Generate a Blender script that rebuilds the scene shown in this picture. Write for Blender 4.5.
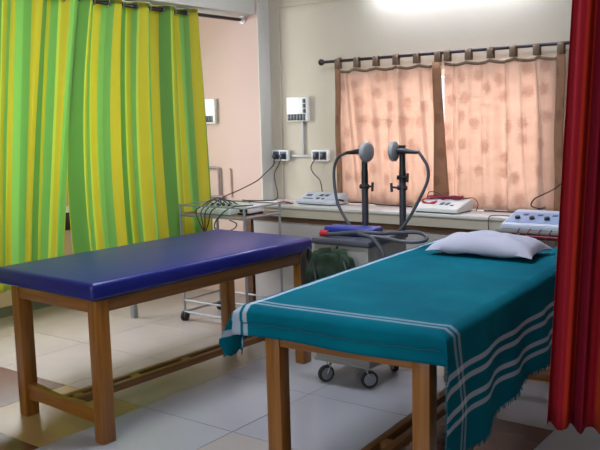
import bpy, bmesh, math, random
from mathutils import Vector, Matrix, noise
random.seed(7)
for o in list(bpy.data.objects): bpy.data.objects.remove(o)
SC = bpy.context.scene
COL = SC.collection
PI = math.pi

# ------------------------------------------------------------------ camera
def make_camera():
    yaw, pit, rol = math.radians(36.7), math.radians(7.58), math.radians(-1.43)
    f = Vector((-math.sin(yaw)*math.cos(pit), math.cos(yaw)*math.cos(pit), -math.sin(pit)))
    r = Vector((math.cos(yaw), math.sin(yaw), 0))
    u = r.cross(f)
    r2 = r*math.cos(rol) + u*math.sin(rol)
    u2 = -r*math.sin(rol) + u*math.cos(rol)
    cd = bpy.data.cameras.new('camera'); cd.sensor_width = 36; cd.lens = 804/600*36
    cd.clip_start = 0.05
    co = bpy.data.objects.new('camera', cd); COL.objects.link(co)
    m = Matrix(((r2.x, u2.x, -f.x, 0), (r2.y, u2.y, -f.y, 0), (r2.z, u2.z, -f.z, 1.42), (0, 0, 0, 1)))
    co.matrix_world = m
    SC.camera = co
make_camera()

# ------------------------------------------------------------------ world, lights, exposure
w = bpy.data.worlds.new('sky'); SC.world = w; w.use_nodes = True
bg = w.node_tree.nodes['Background']
bg.inputs[0].default_value = (0.75, 0.86, 1.0, 1); bg.inputs[1].default_value = 1.2
SC.view_settings.view_transform = 'Standard'
SC.view_settings.look = 'None'
SC.view_settings.gamma = 1
SC.view_settings.use_curve_mapping = False
SC.view_settings.exposure = 0.20

def area(name, loc, target, sx, sy, power, color):
    l = bpy.data.lights.new(name, 'AREA'); l.shape = 'RECTANGLE'; l.size = sx; l.size_y = sy
    l.energy = power; l.color = color
    o = bpy.data.objects.new(name, l); COL.objects.link(o)
    o.location = loc
    o.rotation_euler = (Vector(target)-Vector(loc)).to_track_quat('-Z', 'Y').to_euler()
    return o
# daylight through the back and cubicle windows, plus an added fill from behind the camera
area('daylight_back_window', (-2.5, 5.75, 1.45), (-2.5, 5.0, 1.25), 1.9, 1.1, 130, (0.90, 0.95, 1.0))
area('daylight_side_window', (-5.75, 3.0, 1.6), (-4.6, 3.0, 1.2), 2.0, 1.3, 190, (0.93, 0.97, 1.0))
area('front_fill', (-1.6, -1.75, 1.75), (-2.4, 3.0, 1.0), 2.6, 1.3, 50, (0.90, 0.93, 1.0))

# unseen fill lights added overhead, for the top faces and the front
area('overhead_fill', (-2.3, 2.9, 2.9), (-2.3, 2.9, 0), 1.2, .12, 50, (0.78, 0.87, 1.0))
area('overhead_fill_front', (-.6, .4, 2.9), (-.6, .4, 0), 1.2, .12, 12, (0.85, 0.91, 1.0))

# ------------------------------------------------------------------ materials
def nt(m): return m.node_tree.nodes, m.node_tree.links
def mat(name, col, rough=0.6, metal=0.0, var=0.0, scale=8.0, bump=0.0, bscale=60.0, coat=0.0, spec=0.5, trans=0.0, alpha=None):
    m = bpy.data.materials.new(name); m.use_nodes = True
    N, L = nt(m); b = N['Principled BSDF']
    b.inputs['Base Color'].default_value = (*col, 1)
    b.inputs['Roughness'].default_value = rough
    b.inputs['Metallic'].default_value = metal
    b.inputs['Coat Weight'].default_value = coat
    b.inputs['Specular IOR Level'].default_value = spec
    tc = N.new('ShaderNodeTexCoord')
    if var > 0:
        n = N.new('ShaderNodeTexNoise'); n.inputs['Scale'].default_value = scale; n.inputs['Detail'].default_value = 4
        L.new(tc.outputs['Object'], n.inputs['Vector'])
        r = N.new('ShaderNodeMapRange'); r.inputs[1].default_value = 0.25; r.inputs[2].default_value = 0.75
        r.inputs[3].default_value = 1-var; r.inputs[4].default_value = 1+var
        L.new(n.outputs[0], r.inputs[0])
        mx = N.new('ShaderNodeVectorMath'); mx.operation = 'SCALE'; mx.inputs[0].default_value = col
        L.new(r.outputs[0], mx.inputs['Scale']); L.new(mx.outputs[0], b.inputs['Base Color'])
    if bump > 0:
        n2 = N.new('ShaderNodeTexNoise'); n2.inputs['Scale'].default_value = bscale
        L.new(tc.outputs['Object'], n2.inputs['Vector'])
        bp = N.new('ShaderNodeBump'); bp.inputs['Strength'].default_value = bump; bp.inputs['Distance'].default_value = 0.01
        L.new(n2.outputs[0], bp.inputs['Height']); L.new(bp.outputs[0], b.inputs['Normal'])
    return m

def wood(name, c1, c2, rough=0.35, axis='Z'):
    m = bpy.data.materials.new(name); m.use_nodes = True
    N, L = nt(m); b = N['Principled BSDF']
    tc = N.new('ShaderNodeTexCoord'); mp = N.new('ShaderNodeMapping')
    s = {'X': (1.5, 30, 30), 'Y': (30, 1.5, 30), 'Z': (30, 30, 1.5)}[axis]
    mp.inputs['Scale'].default_value = s
    n = N.new('ShaderNodeTexNoise'); n.inputs['Scale'].default_value = 1.3; n.inputs['Detail'].default_value = 5
    n.inputs['Distortion'].default_value = 0.6
    r = N.new('ShaderNodeValToRGB'); r.color_ramp.elements[0].color = (*c1, 1); r.color_ramp.elements[1].color = (*c2, 1)
    r.color_ramp.elements[0].position = 0.3; r.color_ramp.elements[1].position = 0.7
    L.new(tc.outputs['Object'], mp.inputs[0]); L.new(mp.outputs[0], n.inputs['Vector'])
    L.new(n.outputs[0], r.inputs[0]); L.new(r.outputs[0], b.inputs['Base Color'])
    b.inputs['Roughness'].default_value = rough
    return m

def striped_cloth(name, stops, period, coord='U', rough=0.85, translucent=0.35, weave=0.0):
    """vertical stripes from a constant ramp on the cloth's own running length"""
    m = bpy.data.materials.new(name); m.use_nodes = True
    N, L = nt(m); b = N['Principled BSDF']; out = N['Material Output']
    uv = N.new('ShaderNodeUVMap'); sp = N.new('ShaderNodeSeparateXYZ')
    L.new(uv.outputs[0], sp.inputs[0])
    d = N.new('ShaderNodeMath'); d.operation = 'DIVIDE'; d.inputs[1].default_value = period
    L.new(sp.outputs[0 if coord == 'U' else 1], d.inputs[0])
    fr = N.new('ShaderNodeMath'); fr.operation = 'FRACT'; L.new(d.outputs[0], fr.inputs[0])
    r = N.new('ShaderNodeValToRGB'); r.color_ramp.interpolation = 'CONSTANT'
    e = r.color_ramp.elements
    while len(e) > 1: e.remove(e[-1])
    e[0].position = stops[0][0]; e[0].color = (*stops[0][1], 1)
    for p, c in stops[1:]:
        k = e.new(p); k.color = (*c, 1)
    L.new(fr.outputs[0], r.inputs[0]); L.new(r.outputs[0], b.inputs['Base Color'])
    b.inputs['Roughness'].default_value = rough
    b.inputs['Specular IOR Level'].default_value = 0.15
    tr = N.new('ShaderNodeBsdfTranslucent'); L.new(r.outputs[0], tr.inputs[0])
    mx = N.new('ShaderNodeMixShader'); mx.inputs[0].default_value = translucent
    L.new(b.outputs[0], mx.inputs[1]); L.new(tr.outputs[0], mx.inputs[2]); L.new(mx.outputs[0], out.inputs[0])
    return m

GRN = (0.25, 0.46, 0.13); GRD = (0.19, 0.37, 0.09); LIM = (0.54, 0.62, 0.11); YEL = (0.55, 0.51, 0.06); OLV = (0.47, 0.47, 0.05); MID = (0.32, 0.55, 0.16)
M = {}
M['green_curtain'] = striped_cloth('striped_green_fabric', [(0, YEL), (.22, GRD), (.40, LIM), (.43, OLV), (.52, GRN), (.62, LIM), (.65, YEL), (.80, MID), (.90, GRN)], 0.44, translucent=0.45)
RD = (0.33, 0.012, 0.022); RO = (0.42, 0.026, 0.012); RC = (0.19, 0.005, 0.018); OR = (0.38, 0.050, 0.012)
M['red_curtain'] = striped_cloth('striped_red_fabric', [(0, RD), (.2, RO), (.36, RC), (.52, RD), (.68, OR), (.84, RC)], 0.40, translucent=0.15)

def peach_fabric(name, base, print_col, translucent):
    m = bpy.data.materials.new(name); m.use_nodes = True
    N, L = nt(m); b = N['Principled BSDF']; out = N['Material Output']
    uv = N.new('ShaderNodeUVMap')
    mp = N.new('ShaderNodeMapping'); mp.inputs['Scale'].default_value = (1/0.15, 1/0.17, 1); L.new(uv.outputs[0], mp.inputs[0])
    vo = N.new('ShaderNodeTexVoronoi'); vo.voronoi_dimensions = '2D'; vo.inputs['Scale'].default_value = 1; vo.inputs['Randomness'].default_value = 0.75
    L.new(mp.outputs[0], vo.inputs['Vector'])
    n = N.new('ShaderNodeTexNoise'); n.inputs['Scale'].default_value = 80; L.new(uv.outputs[0], n.inputs['Vector'])
    ad = N.new('ShaderNodeMath'); ad.operation = 'MULTIPLY_ADD'; ad.inputs[1].default_value = 0.40; L.new(n.outputs[0], ad.inputs[0]); L.new(vo.outputs['Distance'], ad.inputs[2])
    r = N.new('ShaderNodeValToRGB'); e = r.color_ramp.elements
    e[0].position = 0.36; e[0].color = (*print_col, 1); e[1].position = 0.50; e[1].color = (*base, 1)
    L.new(ad.outputs[0], r.inputs[0])
    w2 = N.new('ShaderNodeTexNoise'); w2.inputs['Scale'].default_value = 14; w2.inputs['Detail'].default_value = 6; L.new(uv.outputs[0], w2.inputs['Vector'])
    mr = N.new('ShaderNodeMapRange'); mr.inputs[3].default_value = .85; mr.inputs[4].default_value = 1.12; L.new(w2.outputs[0], mr.inputs[0])
    vm = N.new('ShaderNodeVectorMath'); vm.operation = 'SCALE'; L.new(r.outputs[0], vm.inputs[0]); L.new(mr.outputs[0], vm.inputs['Scale'])
    L.new(vm.outputs[0], b.inputs['Base Color']); b.inputs['Roughness'].default_value = .9; b.inputs['Specular IOR Level'].default_value = .1
    tr = N.new('ShaderNodeBsdfTranslucent'); L.new(vm.outputs[0], tr.inputs[0])
    mx = N.new('ShaderNodeMixShader'); mx.inputs[0].default_value = translucent
    L.new(b.outputs[0], mx.inputs[1]); L.new(tr.outputs[0], mx.inputs[2]); L.new(mx.outputs[0], out.inputs[0])
    return m
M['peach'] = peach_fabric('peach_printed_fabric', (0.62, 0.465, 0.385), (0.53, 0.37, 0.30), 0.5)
M['peach_fold'] = peach_fabric('peach_doubled_shaded_fabric', (0.38, 0.20, 0.12), (0.30, 0.15, 0.09), 0.25)
M['tab'] = mat('curtain_tab_fabric', (0.20, 0.13, 0.085), .9)

def plaster(name, col, var=.05):
    return mat(name, col, rough=.75, var=var, scale=1.6, bump=.08, bscale=40, spec=.25)
M['wall_back'] = plaster('cream_wall_paint', (0.50, 0.435, 0.35))
M['wall_pink'] = plaster('pink_wall_paint', (0.56, 0.41, 0.35))
M['wall_white'] = plaster('white_beam_and_lit_return', (0.62, 0.60, 0.55))
M['ceiling'] = plaster('ceiling_paint', (0.7, 0.69, 0.66))
M['skirting'] = mat('grey_skirting_tile', (0.12, 0.12, 0.11), .5, var=.1)
M['counter_top'] = mat('white_counter_stone', (0.62, 0.60, 0.58), .35, var=.05, scale=5)
M['fascia'] = mat('cream_fascia_paint', (0.47, 0.42, 0.34), .5, var=.06, scale=4)
M['counter_panel'] = mat('mauve_panel_paint', (0.42, 0.38, 0.38), .5, var=.06, scale=4)
M['brown_rail'] = wood('dark_brown_wood', (0.07, 0.03, 0.015), (0.12, 0.055, 0.025), .5, 'X')
WA, WB = (0.17, 0.058, 0.007), (0.31, 0.125, 0.020)
M['wood_z'] = wood('varnished_wood_upright', WA, WB, .3, 'Z')
M['wood_x'] = wood('varnished_wood_crosswise', WA, WB, .33, 'X')
M['wood_y'] = wood('varnished_wood_lengthwise', (0.12, 0.05, 0.012), (0.22, 0.095, 0.025), .38, 'Y')
M['vinyl'] = mat('navy_blue_vinyl', (0.006, 0.010, 0.14), .34, var=.08, scale=3, bump=.10, bscale=14, spec=.5)
M['steel'] = mat('grey_painted_steel', (0.30, 0.31, 0.33), .4, metal=.5)
M['chrome'] = mat('chrome', (0.6, 0.6, 0.62), .2, metal=1)
M['dark_metal'] = mat('dark_rod_metal', (0.035, 0.022, 0.03), .35, metal=.3)
M['black'] = mat('black_plastic', (0.012, 0.012, 0.014), .4)
M['rubber'] = mat('black_rubber', (0.018, 0.018, 0.018), .7)
M['cable'] = mat('dark_cable', (0.03, 0.018, 0.022), .5)
M['hose'] = mat('grey_rubber_hose', (0.06, 0.06, 0.075), .45)
M['pad_grey'] = mat('grey_electrode_plastic', (0.29, 0.29, 0.29), .5)
M['cart_grey'] = mat('beige_grey_enamel', (0.24, 0.235, 0.21), .45, var=.04)
M['cart_top'] = mat('dark_grey_top', (0.075, 0.075, 0.095), .4)
M['arm_metal'] = mat('charcoal_arm_enamel', (0.035, 0.033, 0.045), .4)
M['blue_pack'] = mat('royal_blue_plastic', (0.010, 0.025, 0.20), .4)
M['red_plastic'] = mat('red_plastic', (0.40, 0.02, 0.025), .4)
M['bag'] = mat('dark_green_cloth', (0.006, 0.022, 0.007), .8, var=.9, scale=18)
M['maroon'] = mat('maroon_lead', (0.22, 0.012, 0.045), .5)
M['white_plastic'] = mat('white_plastic', (0.72, 0.72, 0.70), .4)
M['grey_plastic'] = mat('pale_grey_casing', (0.50, 0.53, 0.58), .4)
M['lilac_plastic'] = mat('pale_blue_casing', (0.48, 0.52, 0.62), .4)
M['blue_panel'] = mat('pale_blue_control_panel', (0.24, 0.33, 0.52), .4)
M['green_plastic'] = mat('pale_green_casing', (0.55, 0.62, 0.54), .45)
M['green_panel'] = mat('grey_green_panel', (0.20, 0.30, 0.25), .4)
M['ink'] = mat('dark_blue_ink', (0.06, 0.07, 0.13), .5)
M['paper'] = mat('white_paper', (0.78, 0.78, 0.80), .8)
M['pillow'] = mat('white_cotton', (0.43, 0.42, 0.50), .9, var=.03, bump=.2, bscale=20, spec=.1)
M['conduit'] = mat('grey_conduit_plastic', (0.38, 0.37, 0.37), .5)
M['pipe'] = mat('grey_purple_pipe_paint', (0.30, 0.22, 0.25), .5)
M['tile_shelf'] = mat('brown_shelf_board', (0.16, 0.07, 0.035), .5)

def glass_mat():
    m = bpy.data.materials.new('window_glass'); m.use_nodes = True
    N, L = nt(m); out = N['Material Output']
    t = N.new('ShaderNodeBsdfTransparent'); g = N.new('ShaderNodeBsdfGlossy'); g.inputs['Roughness'].default_value = .02
    mx = N.new('ShaderNodeMixShader'); mx.inputs[0].default_value = .06
    L.new(t.outputs[0], mx.inputs[1]); L.new(g.outputs[0], mx.inputs[2]); L.new(mx.outputs[0], out.inputs[0])
    return m
M['glass'] = glass_mat()
def tube_mat():
    m = bpy.data.materials.new('lit_fluorescent_tube'); m.use_nodes = True
    b = m.node_tree.nodes['Principled BSDF']
    b.inputs['Emission Color'].default_value = (0.74, 0.82, 1.0, 1); b.inputs['Emission Strength'].default_value = 105
    return m
M['tube'] = tube_mat()

def tile_mat(name, col, rough, var=.05):
    m = mat(name, col, rough, var=var, scale=2.5, bump=.03, bscale=6, spec=.5)
    return m
M['tile_pale'] = tile_mat('pale_floor_tile', (0.33, 0.32, 0.345), .20)
M['tile_cream'] = tile_mat('cream_floor_tile', (0.35, 0.305, 0.28), .20, .09)
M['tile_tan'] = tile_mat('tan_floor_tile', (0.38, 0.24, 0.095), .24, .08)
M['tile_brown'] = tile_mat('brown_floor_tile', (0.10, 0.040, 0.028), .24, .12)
M['grout'] = mat('floor_grout', (0.16, 0.14, 0.13), .8)

# ------------------------------------------------------------------ mesh helpers
def box(bm, x0, x1, y0, y1, z0, z1, bev=0.0, seg=2, mi=0):
    vs = [bm.verts.new((x, y, z)) for x in (x0, x1) for y in (y0, y1) for z in (z0, z1)]
    fs = [bm.faces.new([vs[i] for i in q]) for q in ((0, 1, 3, 2), (4, 6, 7, 5), (0, 4, 5, 1), (2, 3, 7, 6), (0, 2, 6, 4), (1, 5, 7, 3))]
    for f_ in fs: f_.material_index = mi
    if bev > 0:
        es = list({e for f_ in fs for e in f_.edges})
        bmesh.ops.bevel(bm, geom=es, offset=bev, segments=seg, profile=.5, affect='EDGES')
    return vs
def smooth_path(pts, n=6):
    P = [Vector(p) for p in pts]
    if len(P) < 3: return P
    Q = [P[0]*2-P[1]] + P + [P[-1]*2-P[-2]]
    out = []
    for i in range(1, len(Q)-2):
        for k in range(n):
            t = k/n
            a, b, c, d = Q[i-1], Q[i], Q[i+1], Q[i+2]
            out.append(.5*((2*b)+(c-a)*t+(2*a-5*b+4*c-d)*t*t+(3*b-a-3*c+d)*t**3))
    out.append(P[-1]); return out
def tube(bm, pts, r, seg=8, smooth=True, n=6, cap=True):
    P = smooth_path(pts, n) if smooth else [Vector(p) for p in pts]
    rr = r if callable(r) else (lambda t: r)
    rings = []; up = None
    for i, p in enumerate(P):
        t = (P[min(i+1, len(P)-1)]-P[max(i-1, 0)]).normalized()
        if up is None: up = t.orthogonal().normalized()
        up = (up - t*up.dot(t)); up = up.normalized() if up.length > 1e-5 else t.orthogonal().normalized()
        s = t.cross(up); R_ = rr(i/max(1, len(P)-1))
        rings.append([bm.verts.new(p+(up*math.cos(a)+s*math.sin(a))*R_) for a in [2*PI*k/seg for k in range(seg)]])
    for a, b in zip(rings, rings[1:]):
        for k in range(seg): bm.faces.new((a[k], a[(k+1) % seg], b[(k+1) % seg], b[k]))
    if cap:
        bm.faces.new(list(reversed(rings[0]))); bm.faces.new(rings[-1])
def lathe(bm, prof, origin=(0, 0, 0), axis=(0, 0, 1), seg=24):
    """prof: list of (distance along axis, radius)"""
    ax = Vector(axis).normalized(); u = ax.orthogonal().normalized(); v = ax.cross(u); o = Vector(origin)
    rings = []
    for h, r in prof:
        rings.append([bm.verts.new(o+ax*h+(u*math.cos(2*PI*k/seg)+v*math.sin(2*PI*k/seg))*max(r, 1e-4)) for k in range(seg)])
    for a, b in zip(rings, rings[1:]):
        for k in range(seg): bm.faces.new((a[k], a[(k+1) % seg], b[(k+1) % seg], b[k]))
    bm.faces.new(list(reversed(rings[0]))); bm.faces.new(rings[-1])
def grid(bm, nu, nv, fn, uvfn=None, close_u=False):
    V = [[bm.verts.new(fn(i/nu, j/nv)) for j in range(nv+1)] for i in range(nu+1)]
    uvl = bm.loops.layers.uv.verify()
    for i in range(nu):
        for j in range(nv):
            f_ = bm.faces.new((V[i][j], V[i+1][j], V[i+1][j+1], V[i][j+1]))
            if uvfn:
                for lp, (a, b) in zip(f_.loops, ((i, j), (i+1, j), (i+1, j+1), (i, j+1))):
                    lp[uvl].uv = uvfn(a/nu, b/nv)
    return V
def obj(name, bm, m, parent=None, smooth=True, angle=40, solid=0.0):
    me = bpy.data.meshes.new(name)
    bmesh.ops.recalc_face_normals(bm, faces=bm.faces) if not solid else None
    bm.to_mesh(me); bm.free()
    for k in (m if isinstance(m, (list, tuple)) else [m]): me.materials.append(M[k] if isinstance(k, str) else k)
    if smooth:
        me.shade_smooth()
        me.set_sharp_from_angle(angle=math.radians(angle))
    o = bpy.data.objects.new(name, me); COL.objects.link(o)
    if parent: o.parent = parent
    if solid:
        md = o.modifiers.new('thickness', 'SOLIDIFY'); md.thickness = solid; md.offset = 0
    return o
def thing(name, label, cat, loc=(0, 0, 0), rotz=0, group=None):
    o = bpy.data.objects.new(name, None); COL.objects.link(o); o.empty_display_size = .1
    o.location = loc; o.rotation_euler = (0, 0, rotz); o['label'] = label; o['category'] = cat
    if group: o['group'] = group
    return o
def tag(o, label, cat, group=None):
    o['label'] = label; o['category'] = cat
    if group: o['group'] = group
    return o
def struct(name, bm, m, **k):
    o = obj(name, bm, m, **k); o['kind'] = 'structure'; return o
def B(*a, **k):
    bm = bmesh.new(); box(bm, *a, **k); return bm
def T(pts, r, **k):
    bm = bmesh.new(); tube(bm, pts, r, **k); return bm
def LA(prof, **k):
    bm = bmesh.new(); lathe(bm, prof, **k); return bm

# ------------------------------------------------------------------ room shell
XL, XR, YF, ZC = -5.3, 1.3, -1.6, 2.95
YB, YP, XC = 5.03, 4.88, -4.00           # back wall, pink wall, the corner between them
WX0, WX1, WZ0, WZ1 = -3.27, -1.78, 0.86, 1.72   # back window opening

def wall_with_hole(name, m, axis, pos, thick, a0, a1, h0, h1, z1):
    """wall in plane axis=pos, from a0 to a1, with a hole (h0..h1 = (a, z) corners)"""
    bm = bmesh.new()
    def bb(p0, p1, q0, q1):
        if axis == 'Y': box(bm, p0, p1, pos, pos+thick, q0, q1)
        else: box(bm, pos, pos+thick, p0, p1, q0, q1)
    bb(a0, h0[0], 0, z1); bb(h1[0], a1, 0, z1); bb(h0[0], h1[0], 0, h0[1]); bb(h0[0], h1[0], h1[1], z1)
    return struct(name, bm, m, smooth=False)
wall_with_hole('wall_back', 'wall_back', 'Y', YB, .2, XC, XR+.2, (WX0, WZ0), (WX1, WZ1), ZC)
# the shallow raised strip beside the corner and under the ceiling
bm = bmesh.new(); box(bm, XC, -3.895, YB-.012, YB, 0, ZC); box(bm, -3.895, XR, YB-.012, YB, 2.265, ZC)
struct('trim_1', bm, 'wall_back', smooth=False)
struct('wall_corner', B(XL-.2, XC, YP, YB+.2, 0, ZC), ['wall_pink'], smooth=False)
# return of the pink wall: its white stands in for light from the window
struct('lit_return', B(XC, XC+.006, YP, YB-.012, .0, ZC), 'wall_white', smooth=False)
wall_with_hole('wall_left', 'wall_pink', 'X', XL-.2, .2, YF, YP, (2.1, 1.0), (3.9, 2.1), ZC)
wall_with_hole('wall_front', 'wall_back', 'Y', YF-.2, .2, XL-.2, XR+.2, (-3.0, 1.0), (-.3, 2.3), ZC)  # opening added behind the camera to let fill light in
struct('wall_right', B(XR, XR+.2, YF, YB, 0, ZC), 'wall_back', smooth=False)
struct('ceiling', B(XL-.2, XR+.2, YF-.2, YB+.2, ZC, ZC+.15), 'ceiling', smooth=False)
struct('trim_3', B(-4.28, -4.02, YF, YP, 2.215, ZC), 'wall_white', smooth=False)
struct('baseboard_left', B(XL, XL+.012, YF, YP, 0, .075), 'skirting', smooth=False)
# floor: grout bed with individually coloured tiles
bm = bmesh.new(); box(bm, XL-.2, XR+.2, YF-.2, YB+.2, -.12, -.003, mi=4)
S = .605; X0 = -2.985; Y0 = 2.03
names = ['tile_pale', 'tile_cream', 'tile_tan', 'tile_brown', 'grout']
for i in range(-4, 8):
    off = .20 if i >= 2 else 0.0
    for j in range(-7, 6):
        x0, y0 = X0+i*S, Y0+j*S+off
        x1, y1 = x0+S, y0+S
        x0c, x1c, y0c, y1c = max(x0, XL), min(x1, XR), max(y0, YF), min(y1, YB)
        if x1c-x0c < .02 or y1c-y0c < .02: continue
        k = 0
        if i < 0 and j >= 1: k = 1
        if i in (-1, 0, 1) and j >= 3: k = 1
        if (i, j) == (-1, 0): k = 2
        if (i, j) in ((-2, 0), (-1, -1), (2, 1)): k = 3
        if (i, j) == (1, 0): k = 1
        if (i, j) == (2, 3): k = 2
        g = .0018
        box(bm, x0c+g, x1c-g, y0c+g, y1c-g, -.004, 0, mi=k)
struct('floor', bm, names, smooth=False)
# window at the back: frame, mullions, glass
def window(name, axis, pos, a0, a1, z0, z1, nbars):
    bm = bmesh.new()
    def bb(p0, p1, q0, q1, d=.05):
        if axis == 'Y': box(bm, p0, p1, pos, pos+d, q0, q1)
        else: box(bm, pos, pos+d, p0, p1, q0, q1)
    t = .04
    bb(a0, a1, z0, z0+t); bb(a0, a1, z1-t, z1); bb(a0, a0+t, z0+t, z1-t); bb(a1-t, a1, z0+t, z1-t)
    for k in range(1, nbars+1):
        c = a0+(a1-a0)*k/(nbars+1); bb(c-.015, c+.015, z0+t, z1-t, .04)
    o = struct(name, bm, 'white_plastic', smooth=False)
    g = bmesh.new()
    if axis == 'Y': box(g, a0+t, a1-t, pos+.018, pos+.022, z0+t, z1-t)
    else: box(g, pos+.018, pos+.022, a0+t, a1-t, z0+t, z1-t)
    p = obj('window_pane', g, 'glass', parent=o, smooth=False)
    return o
window('window_1', 'Y', YB+.1, WX0, WX1, WZ0, WZ1, 2)
window('window_2', 'X', XL-.12, 2.1, 3.9, 1.0, 2.1, 2)
window('added_fill_window', 'Y', YF-.12, -3.0, -.3, 1.0, 2.3, 2)  # unseen window added to go with the front fill light

# ------------------------------------------------------------------ counter along the back wall
CX0, CX1, CY, CZ = -4.02, XR-.01, 4.64, .785
ct = thing('counter', 'long built-in wall counter with white top and cream fascia under the window', 'counter', (CX0, CY, 0))
def loc(o):  # express world-built mesh in its parent's space
    p = o.parent
    o.matrix_parent_inverse = p.matrix_basis.inverted() if False else Matrix.Translation(-Vector(p.location)) if abs(p.rotation_euler.z) < 1e-6 else (Matrix.Translation(p.location) @ Matrix.Rotation(p.rotation_euler.z, 4, 'Z')).inverted()
    return o
bm = bmesh.new(); box(bm, CX0, CX1, CY, YP-.002, CZ-.02, CZ, bev=.004); box(bm, XC+.008, CX1, YP-.002, YB-.014, CZ-.02, CZ)
loc(obj('worktop', bm, 'counter_top', ct))
loc(obj('fascia', B(CX0+.005, CX1-.01, CY+.012, CY+.04, .700, CZ-.021), 'fascia', ct, smooth=False))
loc(obj('rail', B(CX0+.01, CX1-.01, CY+.03, CY+.06, .660, .699), 'brown_rail', ct, smooth=False))
loc(obj('base_panel', B(CX0+.09, CX1-.01, CY+.04, CY+.07, .0, .659), 'counter_panel', ct, smooth=False))
loc(obj('leg', B(CX0+.02, CX0+.07, CY+.03, CY+.08, .0, .659), 'brown_rail', ct, smooth=False))

# ------------------------------------------------------------------ tube light on the back wall, just above the picture
tl = thing('tube_light', 'fluorescent batten on the back wall above the window, lighting the wall top', 'lamp', (-2.42, YB, 2.36))
obj('batten', B(-.62, .62, -.05, -.013, -.02, .03, bev=.004), 'white_plastic', tl)
obj('end_cap', B(-.62, -.59, -.085, -.05, -.035, .005), 'white_plastic', tl, smooth=False)
obj('end_cap', B(.59, .62, -.085, -.05, -.035, .005), 'white_plastic', tl, smooth=False)
obj('lamp_tube', LA([(0, .013), (1.178, .013)], origin=(-.589, -.069, -.016), axis=(1, 0, 0), seg=12), 'tube', tl)

# ------------------------------------------------------------------ window curtains
RY, RZ = 4.945, 1.822
rd = thing('curtain_rod', 'thin dark metal curtain rod across the top of the window', 'curtain rod', (-2.445, RY, RZ))
obj('rod', LA([(0, .011), (2.05, .011)], origin=(-.985, 0, 0), axis=(1, 0, .004), seg=12), 'dark_metal', rd)
obj('finial', LA([(0, .012), (.012, .022), (.03, .024), (.045, .012), (.05, .004)], origin=(-.985, 0, 0), axis=(-1, 0, 0), seg=14), 'dark_metal', rd)
for bx in (-.90, 1.0):
    bm = bmesh.new(); box(bm, bx-.008, bx+.008, 0, YB-RY, -.01, .01); box(bm, bx-.015, bx+.015, YB-RY-.006, YB-RY, -.03, .03)
    obj('bracket', bm, 'dark_metal', rd, smooth=False)

def fold(t, seed, amp, freqs):
    s = 0
    for k, (fr, am) in enumerate(freqs):
        s += am*math.sin(2*PI*fr*t+seed*1.7+k*2.1)
    return s*amp
def window_curtain(label, x0, x1, ntabs, seed, edge_in=0.0, zb=.79):
    t = thing('window_curtain', label, 'curtain', ((x0+x1)/2, 4.97, zb), 0, 'peach curtains on the window rod')
    cx = (x0+x1)/2; wd = x1-x0; top = 1.765
    r_ = random.Random(int(seed*10)); pleats = [((k+.5)/7+r_.uniform(-.04, .04), r_.uniform(-.03, .13), r_.uniform(.012, .030), r_.uniform(.010, .022)) for k in range(7)]
    def fn(u, v):
        z = zb+(top-zb)*v
        ph = u*ntabs*1.0
        sag = -.014*abs(math.sin(PI*u*(ntabs-1)))*(v**6)
        pinch = 1-.15*(v**3)
        x = x0+wd*u+.012*math.sin(7*u+seed)*(1-v)
        y = 4.957+.027*pinch*(math.sin(2*PI*(u*(ntabs-1)*.9+.1*math.sin(3*v+seed)))*.6+.4*math.sin(2*PI*u*7.3+seed+v*1.5))*(0.6+.4*(1-v))
        y -= .006
        for (u0, sl, hh, ww_) in pleats:
            d_ = (u-u0-sl*(1-v))/ww_
            y -= hh*math.exp(-d_*d_)*(.35+.65*min(1, 2*abs(v-.05)+.2))
        # gathered diagonal fold on the meeting edge
        return Vector((x-cx, y-4.97, z+sag-zb))
    bm = bmesh.new(); grid(bm, 260, 24, fn, lambda u, v: (u*wd*1.15+seed, v*(top-zb)))
    obj('cloth', bm, 'peach', t, solid=.0012, angle=80)
    # dark hem along the top
    bm = bmesh.new()
    def hem(u, v):
        p = fn(u, 1-.022*v); p.y -= .002; return p
    grid(bm, 120, 1, hem, lambda u, v: (u, v)); obj('top_hem', bm, 'tab', t, solid=.002, angle=80)
    for k in range(ntabs):
        uu = (k+.0)/(ntabs-1); xx = x0+.022+(wd-.044)*uu - cx
        bm = bmesh.new()
        prof = [(-.018, -.055), (-.016, 0), (-.012, .014), (0, .018), (.012, .014), (.016, 0), (.018, -.055)]
        ww = .021
        base_y = RY-4.97; base_z = RZ-zb
        va = [bm.verts.new((xx-ww, base_y+a, base_z+b)) for a, b in prof]; vb = [bm.verts.new((xx+ww, base_y+a, base_z+b)) for a, b in prof]
        for q in range(len(prof)-1): bm.faces.new((va[q], va[q+1], vb[q+1], vb[q]))
        obj('tab', bm, 'tab', t, solid=.002, angle=80)
    return t
c1 = window_curtain('peach printed curtain on the left half of the window, its inner edge folded back', -3.325, -2.48, 6, .6)
c2 = window_curtain('peach printed curtain on the right half of the window, behind the four-knob unit', -2.455, -1.655, 6, 2.9)
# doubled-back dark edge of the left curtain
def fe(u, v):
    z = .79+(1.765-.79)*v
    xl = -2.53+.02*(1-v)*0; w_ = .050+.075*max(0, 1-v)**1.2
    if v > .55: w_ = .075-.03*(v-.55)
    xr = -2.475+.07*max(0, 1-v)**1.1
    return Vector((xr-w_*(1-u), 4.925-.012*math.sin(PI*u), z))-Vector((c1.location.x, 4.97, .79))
bm = bmesh.new(); grid(bm, 10, 20, fe, lambda u, v: (u*.1, v)); e_ = obj('folded_edge', bm, 'peach_fold', c1, solid=.003, angle=80); e_['label'] = 'darker doubled-back inner edge'
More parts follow.
